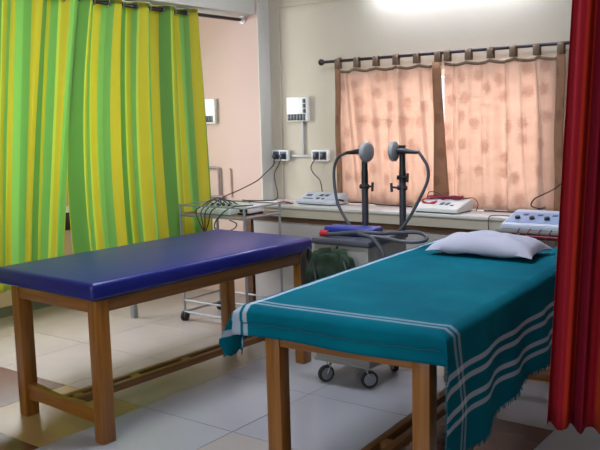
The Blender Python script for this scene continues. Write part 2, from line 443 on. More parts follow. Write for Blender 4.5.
# side hem strips; the dark colour paints the shade outside the window opening
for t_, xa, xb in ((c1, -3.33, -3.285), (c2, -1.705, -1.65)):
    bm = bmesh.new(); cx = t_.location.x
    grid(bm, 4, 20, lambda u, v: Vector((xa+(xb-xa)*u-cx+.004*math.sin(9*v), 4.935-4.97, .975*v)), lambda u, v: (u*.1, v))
    obj('shaded_side_hem', bm, 'peach_fold', t_, solid=.002, angle=80)

# ------------------------------------------------------------------ green cubicle curtains
GX, GZ = -4.14, 2.182
gr = thing('cubicle_rail', 'dark rail under the white beam carrying the green curtains', 'curtain rail', (GX, 3.3, GZ))
obj('rod', LA([(0, .013), (3.44, .013)], origin=(0, -1.88, 0), axis=(0, 1, 0), seg=12), 'dark_metal', gr)
obj('bracket', LA([(0, .03), (.012, .03), (.014, .018), (.035, .018)], origin=(0, YP-3.3, 0), axis=(0, -1, 0), seg=16), 'white_plastic', gr)
def cubicle_curtain(label, top, bot, mids, nf, seed, ZB):
    """top/bot: y extents; mids: function v-> (y0, y1)"""
    t = thing('cubicle_curtain', label, 'curtain', (GX, (top[0]+top[1])/2, ZB), 0, 'green striped cubicle curtains')
    cy = (top[0]+top[1])/2; ZT = GZ+.03
    def fn(u, v):
        z = ZB+(ZT-ZB)*v
        a, b = mids((z-ZB)/(ZT-ZB))
        y = a+(b-a)*u
        amp = .034*(.65+.35*v)
        ph = 2*PI*nf*u
        x = GX+amp*math.sin(ph+.5*math.sin(2*v+seed))+.010*math.sin(ph*2.3+seed+2*v)*(1-v)
        y += .012*math.sin(ph*2+seed)*(1-.5*v)
        dz = .012*math.sin(5*u+seed)*(1-v)
        return Vector((x-GX, y-cy, z+dz-ZB))
    bm = bmesh.new(); wd = top[1]-top[0]
    grid(bm, int(nf*26), 40, fn, lambda u, v: (u*wd*1.3+seed*.13, v))
    obj('cloth', bm, 'green_curtain', t, solid=.0012, angle=80)
    # eyelet rings where the rod passes through the cloth
    for k in range(int(nf*2)):
        u = (k+.5)/(nf*2) if False else k/(nf*2)+.0
        if u <= .001: continue
        p = fn(u, (GZ-ZB)/(ZT-ZB))
        bm = bmesh.new()
        c = Vector((0, p.y, GZ-ZB))
        ring = [c+Vector((math.cos(a)*.025, 0, math.sin(a)*.025)) for a in [2*PI*q/16 for q in range(17)]]
        tube(bm, ring, .006, seg=6, smooth=False, cap=False)
        obj('eyelet', bm, 'chrome', t)
    return t
cubicle_curtain('green and yellow striped curtain nearer the camera, left of the gap', (1.75, 3.32), None,
    lambda s: (1.75, 3.065+.250*s**1.15 if s > .0 else 3.075), 6.5, 1.3, .47)
cubicle_curtain('green and yellow striped curtain ending beside the pink wall', (3.32, 4.36), None,
    lambda s: (3.19-.16*s*(1-s)+.125*s**2, 4.45-.075*s), 4.5, 4.1, .47)

# ------------------------------------------------------------------ red curtain on the right
rt = thing('screen_curtain', 'crimson and orange striped curtain hanging at the right edge beside the bed', 'curtain', (-.85, 2.6, .365))
dr = Vector((math.cos(math.radians(24)), math.sin(math.radians(24)), 0)); nr = Vector((-dr.y, dr.x, 0))
def rf(u, v):
    z = 1.86*v
    s = 1.0*u - .075*(1-v)*(1-u) + .02
    a = .025*math.sin(2*PI*17*u+.5*math.sin(2*v))+.012*math.sin(2*PI*29*u+v)
    p = dr*s+nr*a*(.75+.25*(1-v)); p.z = z+-.02*u+.006*math.sin(2*PI*17*u+.8)*(1-v)**8
    return p
bm = bmesh.new(); grid(bm, 330, 24, rf, lambda u, v: (u*1.9, v)); obj('cloth', bm, 'red_curtain', rt, solid=.0012, angle=80)
rr = thing('screen_rail', 'dark rail above the crimson curtain', 'curtain rail', (-.92, 2.6, 2.2))
bm = bmesh.new(); tube(bm, [(0, 0, 0), tuple(dr*1.05)], .012, smooth=False); obj('rod', bm, 'dark_metal', rr)
for s_ in (.04, 1.0):
    bm = bmesh.new(); p = dr*s_; tube(bm, [tuple(p), (p.x, p.y, ZC-2.2)], .008, smooth=False); obj('hanger', bm, 'dark_metal', rr)

# ------------------------------------------------------------------ beds
def tables(name, label, loc_, rz, W, L, apron=(.60, .655), ls=(.062, .072), rail_x=None):
    """wooden couch frame; origin at the near-left floor corner of the frame, x across, y along"""
    t = thing(name, label, 'bed', loc_, rz)
    lx, ly = ls
    z1 = apron[1]
    for (x, y) in ((0, 0), (W-lx, 0), (0, L-ly), (W-lx, L-ly)):
        obj('leg', B(x, x+lx, y, y+ly, 0, z1-.001, bev=.004), 'wood_z', t)
    obj('apron', B(lx, W-lx, .004, .03, apron[0]-.005, z1-.001, bev=.003), 'wood_x', t)
    obj('apron', B(lx, W-lx, L-.03, L-.004, apron[0]-.005, z1-.001, bev=.003), 'wood_x', t)
    obj('apron', B(.006, .034, ly, L-ly, apron[0]-.005, z1-.001, bev=.003), 'wood_y', t)
    obj('apron', B(W-.034, W-.006, ly, L-ly, apron[0]-.005, z1-.001, bev=.003), 'wood_y', t)
    obj('top_board', B(.03, W-.03, .03, L-.03, z1-.02, z1-.002), 'wood_y', t, smooth=False)
    return t
# ---- blue couch
BX, BY, BA = -3.415, 2.225, math.radians(-2.2)
BW, BL = .66, 1.50
blue = tables('treatment_couch', 'wooden treatment couch with navy blue vinyl top, standing by the green curtains', (BX, BY, 0), BA, BW, BL)
# end stretchers with a wavy waney upper edge, and the long double rail
def stretcher(y0, y1):
    bm = bmesh.new()
    lx = .062
    n = 14; prof = []
    for k in range(n+1):
        s = k/n; x = lx+(BW-2*lx)*s
        prof.append((x, .165-.006*math.sin(3.5*s)-.018*s+.004*math.sin(11*s), .085+.004*math.sin(6*s)))
    A = [[bm.verts.new((x, y, z)) for (x, zt, zb) in prof for z in (zb, zt)] for y in (y0, y1)]
    for k in range(n):
        a, b, c, d = 2*k, 2*k+1, 2*k+3, 2*k+2
        bm.faces.new((A[0][a], A[0][d], A[0][c], A[0][b])); bm.faces.new((A[1][a], A[1][b], A[1][c], A[1][d]))
        bm.faces.new((A[0][b], A[0][c], A[1][c], A[1][b])); bm.faces.new((A[0][a], A[1][a], A[1][d], A[0][d]))
    bm.faces.new((A[0][0], A[0][1], A[1][1], A[1][0])); bm.faces.new((A[0][-2], A[1][-2], A[1][-1], A[0][-1]))
    return bm
obj('stretcher', stretcher(.018, .05), 'wood_x', blue); obj('stretcher', stretcher(BL-.05, BL-.018), 'wood_x', blue)
for x in (.265, .335):
    obj('long_rail', B(x, x+.035, .051, BL-.051, .10, .135, bev=.003), 'wood_y', blue)
for y in (.10, .45, .80, 1.15, 1.40):
    obj('spacer_block', B(.3005, .3345, y, y+.05, .103, .133), 'wood_x', blue, smooth=False)
# mattress: rounded vinyl slab with slight sag
def slab(x0, x1, y0, y1, z0, z1, r):
    bm = bmesh.new(); box(bm, x0, x1, y0, y1, z0, z1, bev=r, seg=4); return bm
mt = obj('mattress', slab(-.085, BW+.02, -.03, BL+.02, .656, .738, .022), 'vinyl', blue)
bm = bmesh.new()
tube(bm, [(-.028, -.0305, .668), (BW+.018, -.0305, .668)], .0022, smooth=False, seg=6)
obj('seam', bm, 'vinyl', mt)

# ---- teal-covered couch
TX, TY, TA = -1.80, 2.185, math.radians(3.0)
TW, TL = .645, 1.66
teal = tables('treatment_couch', 'wooden treatment couch under the teal striped cloth, nearest the camera', (TX, TY, 0), TA, TW, TL, apron=(.614, .673), ls=(.062, .062))
for y in (.015, TL-.05):
    obj('stretcher', B(.062, TW-.062, y, y+.032, .085, .155, bev=.003), 'wood_x', teal)
for x in (.19, .26):
    obj('long_rail', B(x, x+.035, .051, TL-.051, .09, .125, bev=.003), 'wood_y', teal)
for y in (.10, .45, .80, 1.15, 1.50):
    obj('spacer_block', B(.2255, .2595, y, y+.05, .093, .123), 'wood_x', teal, smooth=False)
obj('mattress', slab(-.09, TW+.055, -.02, TL+.03, .674, .748, .022), 'vinyl', teal)

# cloth, built in the couch's own frame but a thing of its own
def cloth_material():
    m = bpy.data.materials.new('teal_striped_cotton'); m.use_nodes = True
    N, L = nt(m); b = N['Principled BSDF']; out = N['Material Output']
    uv = N.new('ShaderNodeUVMap'); sp = N.new('ShaderNodeSeparateXYZ'); L.new(uv.outputs[0], sp.inputs[0])
    def bands(sock, lst):
        acc = None
        for c, h in lst:
            a = N.new('ShaderNodeMath'); a.operation = 'SUBTRACT'; a.inputs[1].default_value = c; L.new(sock, a.inputs[0])
            a2 = N.new('ShaderNodeMath'); a2.operation = 'ABSOLUTE'; L.new(a.outputs[0], a2.inputs[0])
            a3 = N.new('ShaderNodeMapRange'); a3.inputs[1].default_value = h; a3.inputs[2].default_value = h+.003
            a3.inputs[3].default_value = 1; a3.inputs[4].default_value = 0; L.new(a2.outputs[0], a3.inputs[0])
            if acc is None: acc = a3.outputs[0]
            else:
                mxx = N.new('ShaderNodeMath'); mxx.operation = 'MAXIMUM'; L.new(acc, mxx.inputs[0]); L.new(a3.outputs[0], mxx.inputs[1]); acc = mxx.outputs[0]
        return acc
    U = bands(sp.outputs[0], UB); V = bands(sp.outputs[1], VB)
    su = N.new('ShaderNodeMath'); su.operation = 'MULTIPLY'; su.inputs[1].default_value = .72; L.new(U, su.inputs[0])
    sv = N.new('ShaderNodeMath'); sv.operation = 'MULTIPLY'; sv.inputs[1].default_value = .38; L.new(V, sv.inputs[0])
    ad = N.new('ShaderNodeMath'); ad.operation = 'ADD'; ad.use_clamp = True; L.new(su.outputs[0], ad.inputs[0]); L.new(sv.outputs[0], ad.inputs[1])
    n = N.new('ShaderNodeTexNoise'); n.inputs['Scale'].default_value = 3; n.inputs['Detail'].default_value = 5; L.new(uv.outputs[0], n.inputs['Vector'])
    r0 = N.new('ShaderNodeValToRGB'); r0.color_ramp.elements[0].color = (.001, .100, .150, 1); r0.color_ramp.elements[1].color = (.001, .150, .205, 1)
    r0.color_ramp.elements[0].position = .3; r0.color_ramp.elements[1].position = .7
    L.new(n.outputs[0], r0.inputs[0])
    mx = N.new('ShaderNodeMixRGB'); mx.inputs[2].default_value = (.50, .56, .66, 1)
    L.new(ad.outputs[0], mx.inputs[0]); L.new(r0.outputs[0], mx.inputs[1]); L.new(mx.outputs[0], b.inputs['Base Color'])
    b.inputs['Roughness'].default_value = .85; b.inputs['Specular IOR Level'].default_value = .05
    tr = N.new('ShaderNodeBsdfTranslucent'); L.new(mx.outputs[0], tr.inputs[0])
    ms = N.new('ShaderNodeMixShader'); ms.inputs[0].default_value = .12
    L.new(b.outputs[0], ms.inputs[1]); L.new(tr.outputs[0], ms.inputs[2]); L.new(ms.outputs[0], out.inputs[0])
    bp = N.new('ShaderNodeBump'); bp.inputs['Strength'].default_value = .25; bp.inputs['Distance'].default_value = .02
    n2 = N.new('ShaderNodeTexNoise'); n2.inputs['Scale'].default_value = 9; L.new(uv.outputs[0], n2.inputs['Vector'])
    L.new(n2.outputs[0], bp.inputs['Height']); L.new(bp.outputs[0], b.inputs['Normal'])
    return m
CW0, CW1, CL0, CL1, CT = -.095, TW+.065, -.028, TL+.035, .7515
WW, LL = CW1-CW0, CL1-CL0
OL, ORt, OF, OB = .15, .40, .095, .10
UB = [(-.085, .010), (.002, .010), (.036, .008), (WW+.120, .0075), (WW+.160, .0075), (WW+.228, .0075), (WW+.268, .0075)]
VB = [(.046, .008), (.082, .009)]
M['teal'] = cloth_material(); M['teal_plain'] = mat('teal_thread', (.003, .085, .12), .9)
def cloth_pos(u, v):
    """u, v: cloth lengths measured from the near-left top edge"""
    a = max(u-WW, -u, 0); b = max(-v, v-LL, 0)
    sx = 1 if u > WW else -1; sy = 1 if v > LL else -1
    x = min(max(u, 0), WW); y = min(max(v, 0), LL)
    z = 0.0
    nz = noise.noise(Vector((u*2.2, v*2.2, 0)))
    wr = noise.noise(Vector((u*7, v*7, 3)))
    if a == 0 and b == 0:
        ed = min(u, WW-u, v, LL-v)
        r = .02
        z = -(r-math.sqrt(max(0, r*r-(r-min(ed, r))**2)))*.6
        z += .0016*math.sin(26*v+5*u+3*nz)*min(1, ed/.1) + .0012*wr*min(1, ed/.05)+.001
    else:
        s = b/(a+b)
        e = .010
        dx = e+a*s*s if a > 0 else 0
        dy = e+b*(1-s)**.7 if b > 0 else 0
        d = max(a, b)
        z = -.012 - d
        if a > b:       # side flap: folds running down
            wv = math.sin(9*v+1.2*nz*3)*.5+.5*math.sin(21*v+2)
            dx += (.018*wv+.022)*min(1, a/.25)*(1 if sx > 0 else .5)
            z += .004*math.sin(17*v)*min(1, a/.2)
        else:
            dy += .004*math.sin(13*u+2)*min(1, b/.08)
            z += .003*math.sin(9*u)
            if b > .045 and sy < 0: dy -= .005
        x += sx*dx if a > 0 else 0
        y += sy*dy if b > 0 else 0
    return Vector((CW0+x, CL0+y, CT+z))
def side_len(v):   # the right flap is longer at the front
    t = min(max(v/LL, 0), 1)
    return ORt-.115*t+.012*math.sin(7*v)
def left_len(v):
    t = min(max(v/LL, 0), 1)
    return .10+.075*math.exp(-((v+.02)/.07)**2)+.01*math.sin(12*v)
us = []
n_l, n_m, n_r = 14, 44, 40
vs = [-OF+OF*k/8 for k in range(8)]+[LL*k/110 for k in range(111)]+[LL+OB*(k+1)/6 for k in range(6)]
bm = bmesh.new(); uvl = bm.loops.layers.uv.verify(); rows = []
for v in vs:
    row = []
    for k in range(n_l): row.append(-left_len(v)*(1-k/n_l))
    for k in range(n_m+1):
        row.append(WW*k/n_m)
    for k in range(n_r): row.append(WW+side_len(v)*(k+1)/n_r)
    rows.append([(bm.verts.new(cloth_pos(u, v)), u, v) for u in row])
for a, b in zip(rows, rows[1:]):
    for k in range(len(a)-1):
        q = (a[k], a[k+1], b[k+1], b[k])
        f_ = bm.faces.new([t[0] for t in q])
        for lp, t in zip(f_.loops, q): lp[uvl].uv = (t[1], t[2])
cl = thing('bed_cloth', 'teal cotton cloth with white border stripes draped over the near couch', 'bed cover', (TX, TY, 0), TA)
sheet = obj('cloth', bm, 'teal', cl, solid=.0022, angle=70)
# frayed fringe along the hem of the right flap and its front edge
bm = bmesh.new()
rnd = random.Random(3)
for k in range(260):
    v = -OF+(LL+OF+.05)*k/260; u = WW+side_len(v)
    p = cloth_pos(u, v); q = p+Vector((rnd.uniform(-.006, .006), rnd.uniform(-.006, .006), -rnd.uniform(.008, .022)))
    tube(bm, [p+Vector((0, 0, .003)), q], .0016, seg=4, smooth=False)
for k in range(40):
    u = WW+.06+(side_len(0)-.06)*k/40
    p = cloth_pos(u, -OF); q = p+Vector((rnd.uniform(-.004, .004), -rnd.uniform(.006, .016), -rnd.uniform(.0, .02)))
    tube(bm, [p, q], .0014, seg=4, smooth=False)
obj('fringe', bm, 'teal_plain', cl)
# selvedge line on the front drop where the hem is turned up
bm = bmesh.new()
pts = []
for k in range(60):
    u = .03+(WW-.04)*k/59; p = cloth_pos(u, -.048); p.y -= .006; p.z += .003*math.sin(k*.8)*.5; pts.append(p)
for a, b in zip(pts, pts[1:]):
    pass
tube(bm, pts, .0022, seg=5, smooth=False); obj('hem', bm, 'teal_plain', cl)
# hanging corner bunch at near left
bm = bmesh.new()
def bunch(u, v):
    a = u*2.0*PI*.8+.3
    r = .022+.016*math.sin(3*a)+.010*v
    cx_ = CW0-.035-.012*v; cy_ = CL0+.025-.02*v
    return Vector((cx_+r*math.cos(a), cy_+r*.7*math.sin(a), CT-.085-.105*v+.02*math.sin(3*u*PI)*v))
grid(bm, 26, 8, bunch, lambda u, v: (-.03-.09*v, .3+u*.1)); obj('gathered_corner', bm, 'teal', cl, solid=.002, angle=70)

# pillow
pl = thing('pillow', 'white cotton pillow lying at the far end of the teal cloth', 'pillow', (-1.54, 3.565, .755), math.radians(1))
bm = bmesh.new()
nu, nv = 40, 24
def pil(u, v, sgn):
    x = (u-.5)*2; y = (v-.5)*2
    # edges draw inwards between the corners
    px = x*(1-.07*(1-abs(y)**2)*(abs(x)**3)*1.0); py = y*(1-.10*(1-abs(x)**2)*(abs(y)**3))
    h = max(0, (1-abs(x)**2.6))**.55*max(0, (1-abs(y)**2.6))**.55
    th = (.072 if sgn > 0 else .028)
    z = .030+sgn*th*h
    z += (.010*noise.noise(Vector((x*2.5, y*2.5, sgn*2)))+.005*math.sin(7*x+5*y))*h
    c = (abs(x)*abs(y))**6
    return Vector((px*.262, py*.150, max(z, .001)-.012*c))
for sgn in (1, -1):
    grid(bm, nu, nv, lambda u, v: pil(u, v, sgn))
bmesh.ops.remove_doubles(bm, verts=bm.verts, dist=.0005)
obj('pillow_body', bm, 'pillow', pl, angle=70)

# ------------------------------------------------------------------ shortwave machine on castors
def caster(parent, x, y, r, rot, top):
    """castor wheel with fork; wheel axis horizontal turned by rot"""
    ax = Vector((math.cos(rot), math.sin(rot), 0)); fw = Vector((-ax.y, ax.x, 0))
    c = Vector((x, y, r))
    w_ = obj('castor', LA([(-.012, r*.8), (-.012, r*.96), (-.008, r), (.008, r), (.012, r*.96), (.012, r*.8)], origin=c, axis=ax, seg=28), 'rubber', parent)
    obj('hub', LA([(-.0135, r*.30), (-.0135, r*.72), (.0135, r*.72), (.0135, r*.30)], origin=c, axis=ax, seg=20), 'steel', w_)
    bm = bmesh.new()
    for s in (-1, 1):
        a = c+ax*s*.017
        b = c+ax*s*.017+fw*r*.45+Vector((0, 0, r*1.15))
        tube(bm, [a, b], .004, seg=6, smooth=False)
    t_ = c+fw*r*.45+Vector((0, 0, r*1.15))
    tube(bm, [t_-ax*.02, t_+ax*.02], .006, smooth=False); tube(bm, [t_, Vector((t_.x, t_.y, top))], .008, smooth=False)
    obj('fork', bm, 'chrome', w_)
mx0, mx1, my0, my1 = -2.47, -2.13, 3.43, 3.83
mc = thing('therapy_machine', 'grey shortwave therapy cabinet on castors with two upright electrode arms', 'medical machine', ((mx0+mx1)/2, (my0+my1)/2, 0))
def wl(o): return loc(o)
Pm = mc
wl(obj('cabinet', B(mx0, mx1, my0, my1, .135, .758, bev=.008), 'cart_grey', Pm))
wl(obj('top_panel', B(mx0-.008, mx1+.008, my0-.008, my1+.008, .759, .79, bev=.006), 'cart_top', Pm))
wl(obj('chassis', B(mx0-.02, mx1-.01, my0+.01, my1-.01, .115, .134), 'cart_grey', Pm, smooth=False))
for (x, y, ro) in ((-2.42, 3.45, -.45), (-2.17, 3.49, 2.44), (-2.20, 3.80, .9), (-2.42, 3.80, .2)):
    before = set(bpy.data.objects)
    caster(Pm, x, y, .046, ro, .116)
    for o in set(bpy.data.objects)-before:
        if o.parent == Pm: loc(o)
def arm(px, py, side, tees):
    """upright post with joints, electrode disc facing `side`, rubber hose"""
    bm = bmesh.new(); tube(bm, [(px, py, .79), (px, py, .80)], .026, smooth=False, seg=14); tube(bm, [(px, py, .80), (px, py, 1.07)], .0185, smooth=False, seg=14)
    p = wl(obj('arm', bm, 'arm_metal', Pm))
    bm = bmesh.new(); tube(bm, [(px, py, 1.065), (px, py, 1.12), (px, py, 1.14), (px, py, 1.24), (px, py, 1.262)], lambda t: .0165 if .25 < t < .95 else .019, smooth=False, seg=14)
    k1 = obj('upper_arm', bm, 'black', p)
    for z, sd, ln in tees:
        bm = bmesh.new(); tube(bm, [(px-.026, py-.004, z), (px+.026, py-.004, z)], .013, smooth=False)
        tube(bm, [(px, py-.02, z), (px+sd*ln, py-.02, z+.004)], .006, smooth=False)
        tube(bm, [(px+sd*ln, py-.02, z-.022), (px+sd*ln+.003*sd, py-.02, z+.026)], .0075, smooth=False)
        obj('clamp_knob', bm, 'black', p)
    return p
A1 = (-2.30, 3.68); A2 = (-2.125, 3.78)
a1 = arm(*A1, 1, [(1.045, 1, .058)])
a2 = arm(*A2, -1, [(1.035, -1, .055), (1.09, 1, .040)])
def head(p, px, py, side, z):
    ax = (side, -.12, .0)
    c = Vector((px+side*.012, py-.03, z))
    o = obj('electrode', LA([(0, .020), (.004, .042), (.012, .053), (.026, .055), (.034, .050), (.038, .040), (.040, .0)], origin=c, axis=ax, seg=32), 'pad_grey', p)
    bm = bmesh.new(); tube(bm, [(px+side*.02, py-.028, z), (px-side*.02, py-.026, z+.002), (px-side*.06, py-.02, z-.002), (px-side*.11, py-.012, z-.006)], lambda t: .019-.010*t, seg=12)
    obj('electrode_handle', bm, 'black', p)
head(a1, A1[0], A1[1], 1, 1.232); head(a2, A2[0], A2[1], -1, 1.232)
obj('hose', T([(A1[0]-.105, A1[1]-.012, 1.226), (-2.452, 3.66, 1.205), (-2.482, 3.66, 1.15), (-2.485, 3.66, 1.06), (-2.465, 3.66, .95), (-2.415, 3.66, .864), (-2.36, 3.66, .80)], .0085), 'hose', a1)
obj('hose', T([(A2[0]+.105, A2[1]-.012, 1.226), (-1.995, 3.76, 1.20), (-1.965, 3.76, 1.15), (-1.965, 3.76, 1.08), (-2.01, 3.75, .978), (-2.071, 3.74, .87), (-2.127, 3.73, .80)], .0085), 'hose', a2)
# things lying on the machine
pk = obj('carry_case', B(-.150, .150, -.06, .06, 0, .048, bev=.014, seg=3), 'blue_pack'); tag(pk, 'flat royal blue case lying on top of the shortwave machine', 'case'); pk.location = (-2.318, 3.585, .792); pk.rotation_euler = (0, 0, math.radians(6))
ch = thing('coiled_hose', 'loose grey rubber hose looped over the machine top and its right side', 'hose', (-2.2, 3.5, .8))
o = obj('hose_run', T([(-2.43, 3.475, .803), (-2.36, 3.47, .810), (-2.27, 3.47, .822), (-2.2, 3.48, .828), (-2.12, 3.53, .82), (-2.04, 3.60, .82), (-1.96, 3.64, .822), (-1.91, 3.63, .808), (-1.90, 3.61, .790), (-1.94, 3.58, .782), (-2.01, 3.55, .785), (-2.08, 3.52, .80), (-2.15, 3.49, .808)], .0105), 'hose', ch); loc(o)
o = obj('hose_run', T([(-2.20, 3.45, .825), (-2.12, 3.44, .812), (-2.08, 3.44, .78), (-2.05, 3.44, .74), (-2.04, 3.44, .70)], .0105), 'hose', ch); loc(o)
rc = tag(obj('connector', LA([(0, .012), (.004, .017), (.045, .017), (.05, .012)], origin=(-2.455, 3.472, .809), axis=(1, .1, 0), seg=16), 'red_plastic'), 'short red connector on the left end of the grey hose', 'connector')
# bag hanging on the machine front
bg_ = thing('hanging_bag', 'crumpled dark green bag hanging on the front of the shortwave machine', 'bag', (-2.315, 3.365, .58))
bm = bmesh.new()
def bagf(u, v):
    th = 2*PI*u; ph = PI*(v-.5)
    c, s = math.cos(th), math.sin(th); cp = abs(math.cos(ph))**.4
    q = lambda t: math.copysign(abs(t)**.6, t)
    nn = noise.noise(Vector((c*2.2, s*2.2, v*5)))
    return Vector((q(c)*cp*(.138+.03*nn), q(s)*cp*(.042+.018*nn), math.sin(ph)*.125*(1+.12*nn)+.03+.016*nn))
grid(bm, 40, 20, bagf); bmesh.ops.remove_doubles(bm, verts=bm.verts, dist=.0004)
obj('bag_body', bm, 'bag', bg_, angle=80)
obj('bag_strap', T([(-.09, -.035, .10), (-.06, -.052, .02), (-.07, -.05, -.08)], .008), 'black', bg_)
obj('bag_strap', T([(.10, -.03, .12), (.125, -.035, .04), (.12, -.03, -.08)], .011), 'black', bg_)
obj('bag_hook', T([(0, .02, .14), (0, .045, .165), (0, .062, .17)], .005), 'black', bg_)
cc = tag(obj('cable_coil', bmesh.new(), 'rubber'), 'black cable coil hanging left of the dark green bag', 'cable')
bm = bmesh.new()
for k in range(6):
    pts = [(.028*math.sin(a)*(1+.2*math.sin(k*2))+.010*k-.01, -.007*k-.004*math.cos(a), .12*math.cos(a)+.006*k) for a in [2*PI*q/20 for q in range(21)]]
    tube(bm, pts, .0055, seg=6, smooth=False)
bm.to_mesh(cc.data); bm.free(); cc.location = (-2.475, 3.375, .60)

# ------------------------------------------------------------------ steel trolley
tx0, tx1, ty0, ty1 = -4.045, -3.455, 4.02, 4.40
tr = thing('instrument_trolley', 'grey tubular steel trolley with castors standing behind the blue couch', 'trolley', ((tx0+tx1)/2, (ty0+ty1)/2, 0))
for (x, y) in ((tx0, ty0), (tx1, ty0), (tx0, ty1), (tx1, ty1)):
    h = .842 if x == tx0 else .835
    loc(obj('post', T([(x, y, .055), (x, y, h)], .0095, smooth=False), 'steel', tr))
    before = set(bpy.data.objects)
    c = Vector((x, y, .034))
    wv = obj('castor', LA([(-.02, .022), (-.02, .032), (-.017, .034), (-.005, .034), (-.004, .02), (.004, .02), (.005, .034), (.017, .034), (.02, .032), (.02, .022)], origin=c, axis=(1, .3, 0), seg=20), 'rubber', tr); loc(wv)
def rect_rail(name, z, r, mat_='steel'):
    P_ = [(tx0, ty0), (tx1, ty0), (tx1, ty1), (tx0, ty1), (tx0, ty0)]
    bm = bmesh.new()
    for a, b in zip(P_, P_[1:]): tube(bm, [(a[0], a[1], z), (b[0], b[1], z)], r, smooth=False)
    loc(obj(name, bm, mat_, tr))
rect_rail('guard_rail', .832, .005); rect_rail('shelf_frame', .765, .011); rect_rail('lower_rail', .150, .008); rect_rail('base_frame', .064, .0095)
loc(obj('shelf', B(tx0+.005, tx1-.005, ty0+.005, ty1-.005, .768, .776), 'tile_shelf', tr, smooth=False))
# stimulator on the trolley
def wedge(x0, x1, y0, y1, z0, zf, zb, lip=.03):
    """casing with sloping control face: low front edge zf, high back zb"""
    bm = bmesh.new()
    prof = [(y0, z0), (y0, zf), (y0+lip*.3, zf+.004), (y1-lip*1.6, zb), (y1, zb), (y1, z0)]
    A = [bm.verts.new((x0, y, z)) for y, z in prof]; Bv = [bm.verts.new((x1, y, z)) for y, z in prof]
    bm.faces.new(A); bm.faces.new(list(reversed(Bv)))
    n = len(prof)
    for k in range(n): bm.faces.new((A[k], Bv[k], Bv[(k+1) % n], A[(k+1) % n]))
    bmesh.ops.bevel(bm, geom=list(bm.edges), offset=.004, segments=2, affect='EDGES')
    return bm, prof
def face_patch(bm, prof, xa, xb, s0, s1, lift=.0012, th=.0015):
    (ya, za), (yb, zb_) = prof[2], prof[3]
    d = Vector((0, yb-ya, zb_-za)); n = Vector((0, -d.z, d.y)).normalized()
    p0 = Vector((0, ya, za))+d*s0; p1 = Vector((0, ya, za))+d*s1
    vs_ = []
    for l in (lift-.001, lift+th):
        for (x, p) in ((xa, p0), (xb, p0), (xb, p1), (xa, p1)):
            vs_.append(bm.verts.new(Vector((x, 0, 0))+p+n*l))
    for q in ((0, 1, 2, 3), (4, 7, 6, 5), (0, 4, 5, 1), (1, 5, 6, 2), (2, 6, 7, 3), (3, 7, 4, 0)): bm.faces.new([vs_[i] for i in q])
def face_point(prof, s):
    (ya, za), (yb, zb_) = prof[2], prof[3]
    d = Vector((0, yb-ya, zb_-za)); n = Vector((0, -d.z, d.y)).normalized()
    return Vector((0, ya, za))+d*s, n
st = thing('stimulator', 'pale green flat electrotherapy unit lying on the steel trolley', 'medical device', (-3.78, 4.18, .7765), math.radians(-3))
bm, pr = wedge(-.16, .16, -.11, .13, 0, .035, .062); obj('casing', bm, 'green_plastic', st)
bm = bmesh.new(); face_patch(bm, pr, -.13, .12, .15, .85); obj('control_panel', bm, 'green_panel', st, smooth=False)
for k in range(4):
    p, n_ = face_point(pr, .45); obj('knob', LA([(0, .011), (.012, .010), (.014, .006)], origin=p+Vector((-.09+.055*k, 0, 0))+n_*.002, axis=n_, seg=14), 'black', st)
ld = thing('electrode_leads', 'looped black leads hanging over the front of the steel trolley', 'cable', (-3.78, 4.05, .75))
for k, (xa, xm, top) in enumerate(((-3.86, -3.80, .85), (-3.81, -3.795, .865), (-3.77, -3.79, .86), (-3.72, -3.78, .85))):
    o = obj('lead', T([(xa+.07, 4.18, .84), (xa+.035, 4.12, top+.02), (xa-.0, 4.06, top-.015), (xa-.015, 4.0, .80), ((xa+xm)/2, 3.985, .72), (xm, 3.99, .66), (xm+.01, 3.99, .58)], .0042, seg=6), 'cable', ld); loc(o)
o = obj('lead', T([(-3.50, 4.17, .84), (-3.58, 4.04, .835), (-3.66, 3.995, .77), (-3.70, 3.99, .70), (-3.62, 3.985, .675), (-3.52, 3.985, .70), (-3.50, 3.99, .735), (-3.56, 3.99, .755)], .0042, seg=6), 'cable', ld); loc(o)
sb = thing('power_unit', 'small white unit with dark front beside the green unit on the trolley', 'medical device', (-3.545, 4.19, .7765))
obj('casing', B(-.058, .058, -.07, .08, .012, .06, bev=.006), 'white_plastic', sb)
obj('dark_base', B(-.05, .055, -.074, .07, 0, .0118), 'black', sb, smooth=False); obj('front_panel', B(-.035, .035, -.0735, -.0705, .018, .042), 'black', sb, smooth=False)

# ------------------------------------------------------------------ units on the counter
d1 = thing('therapy_unit', 'pale grey box unit on the counter left of the electrode arms', 'medical device', (-3.395, 4.84, CZ+.001), math.radians(-3))
bm, pr = wedge(-.185, .165, -.085, .10, .006, .022, .078); obj('casing', bm, 'grey_plastic', d1)
bm = bmesh.new()
face_patch(bm, pr, -.15, -.10, .55, .75); face_patch(bm, pr, -.15, -.06, .25, .33)
face_patch(bm, pr, -.03, 0, .6, .8); face_patch(bm, pr, .02, .05, .6, .8); face_patch(bm, pr, -.03, 0, .25, .42); face_patch(bm, pr, .02, .04, .25, .42)
obj('display', bm, 'ink', d1, smooth=False)
bm = bmesh.new(); face_patch(bm, pr, .07, .145, .3, .8); obj('side_panel', bm, 'lilac_plastic', d1, smooth=False)
bm = bmesh.new(); box(bm, -.175, .155, -.075, .09, 0, .0055); obj('base', bm, 'black', d1, smooth=False)
obj('plug', T([(.165, -.02, .04), (.19, -.03, .04), (.215, -.03, .035)], .008), 'black', d1)

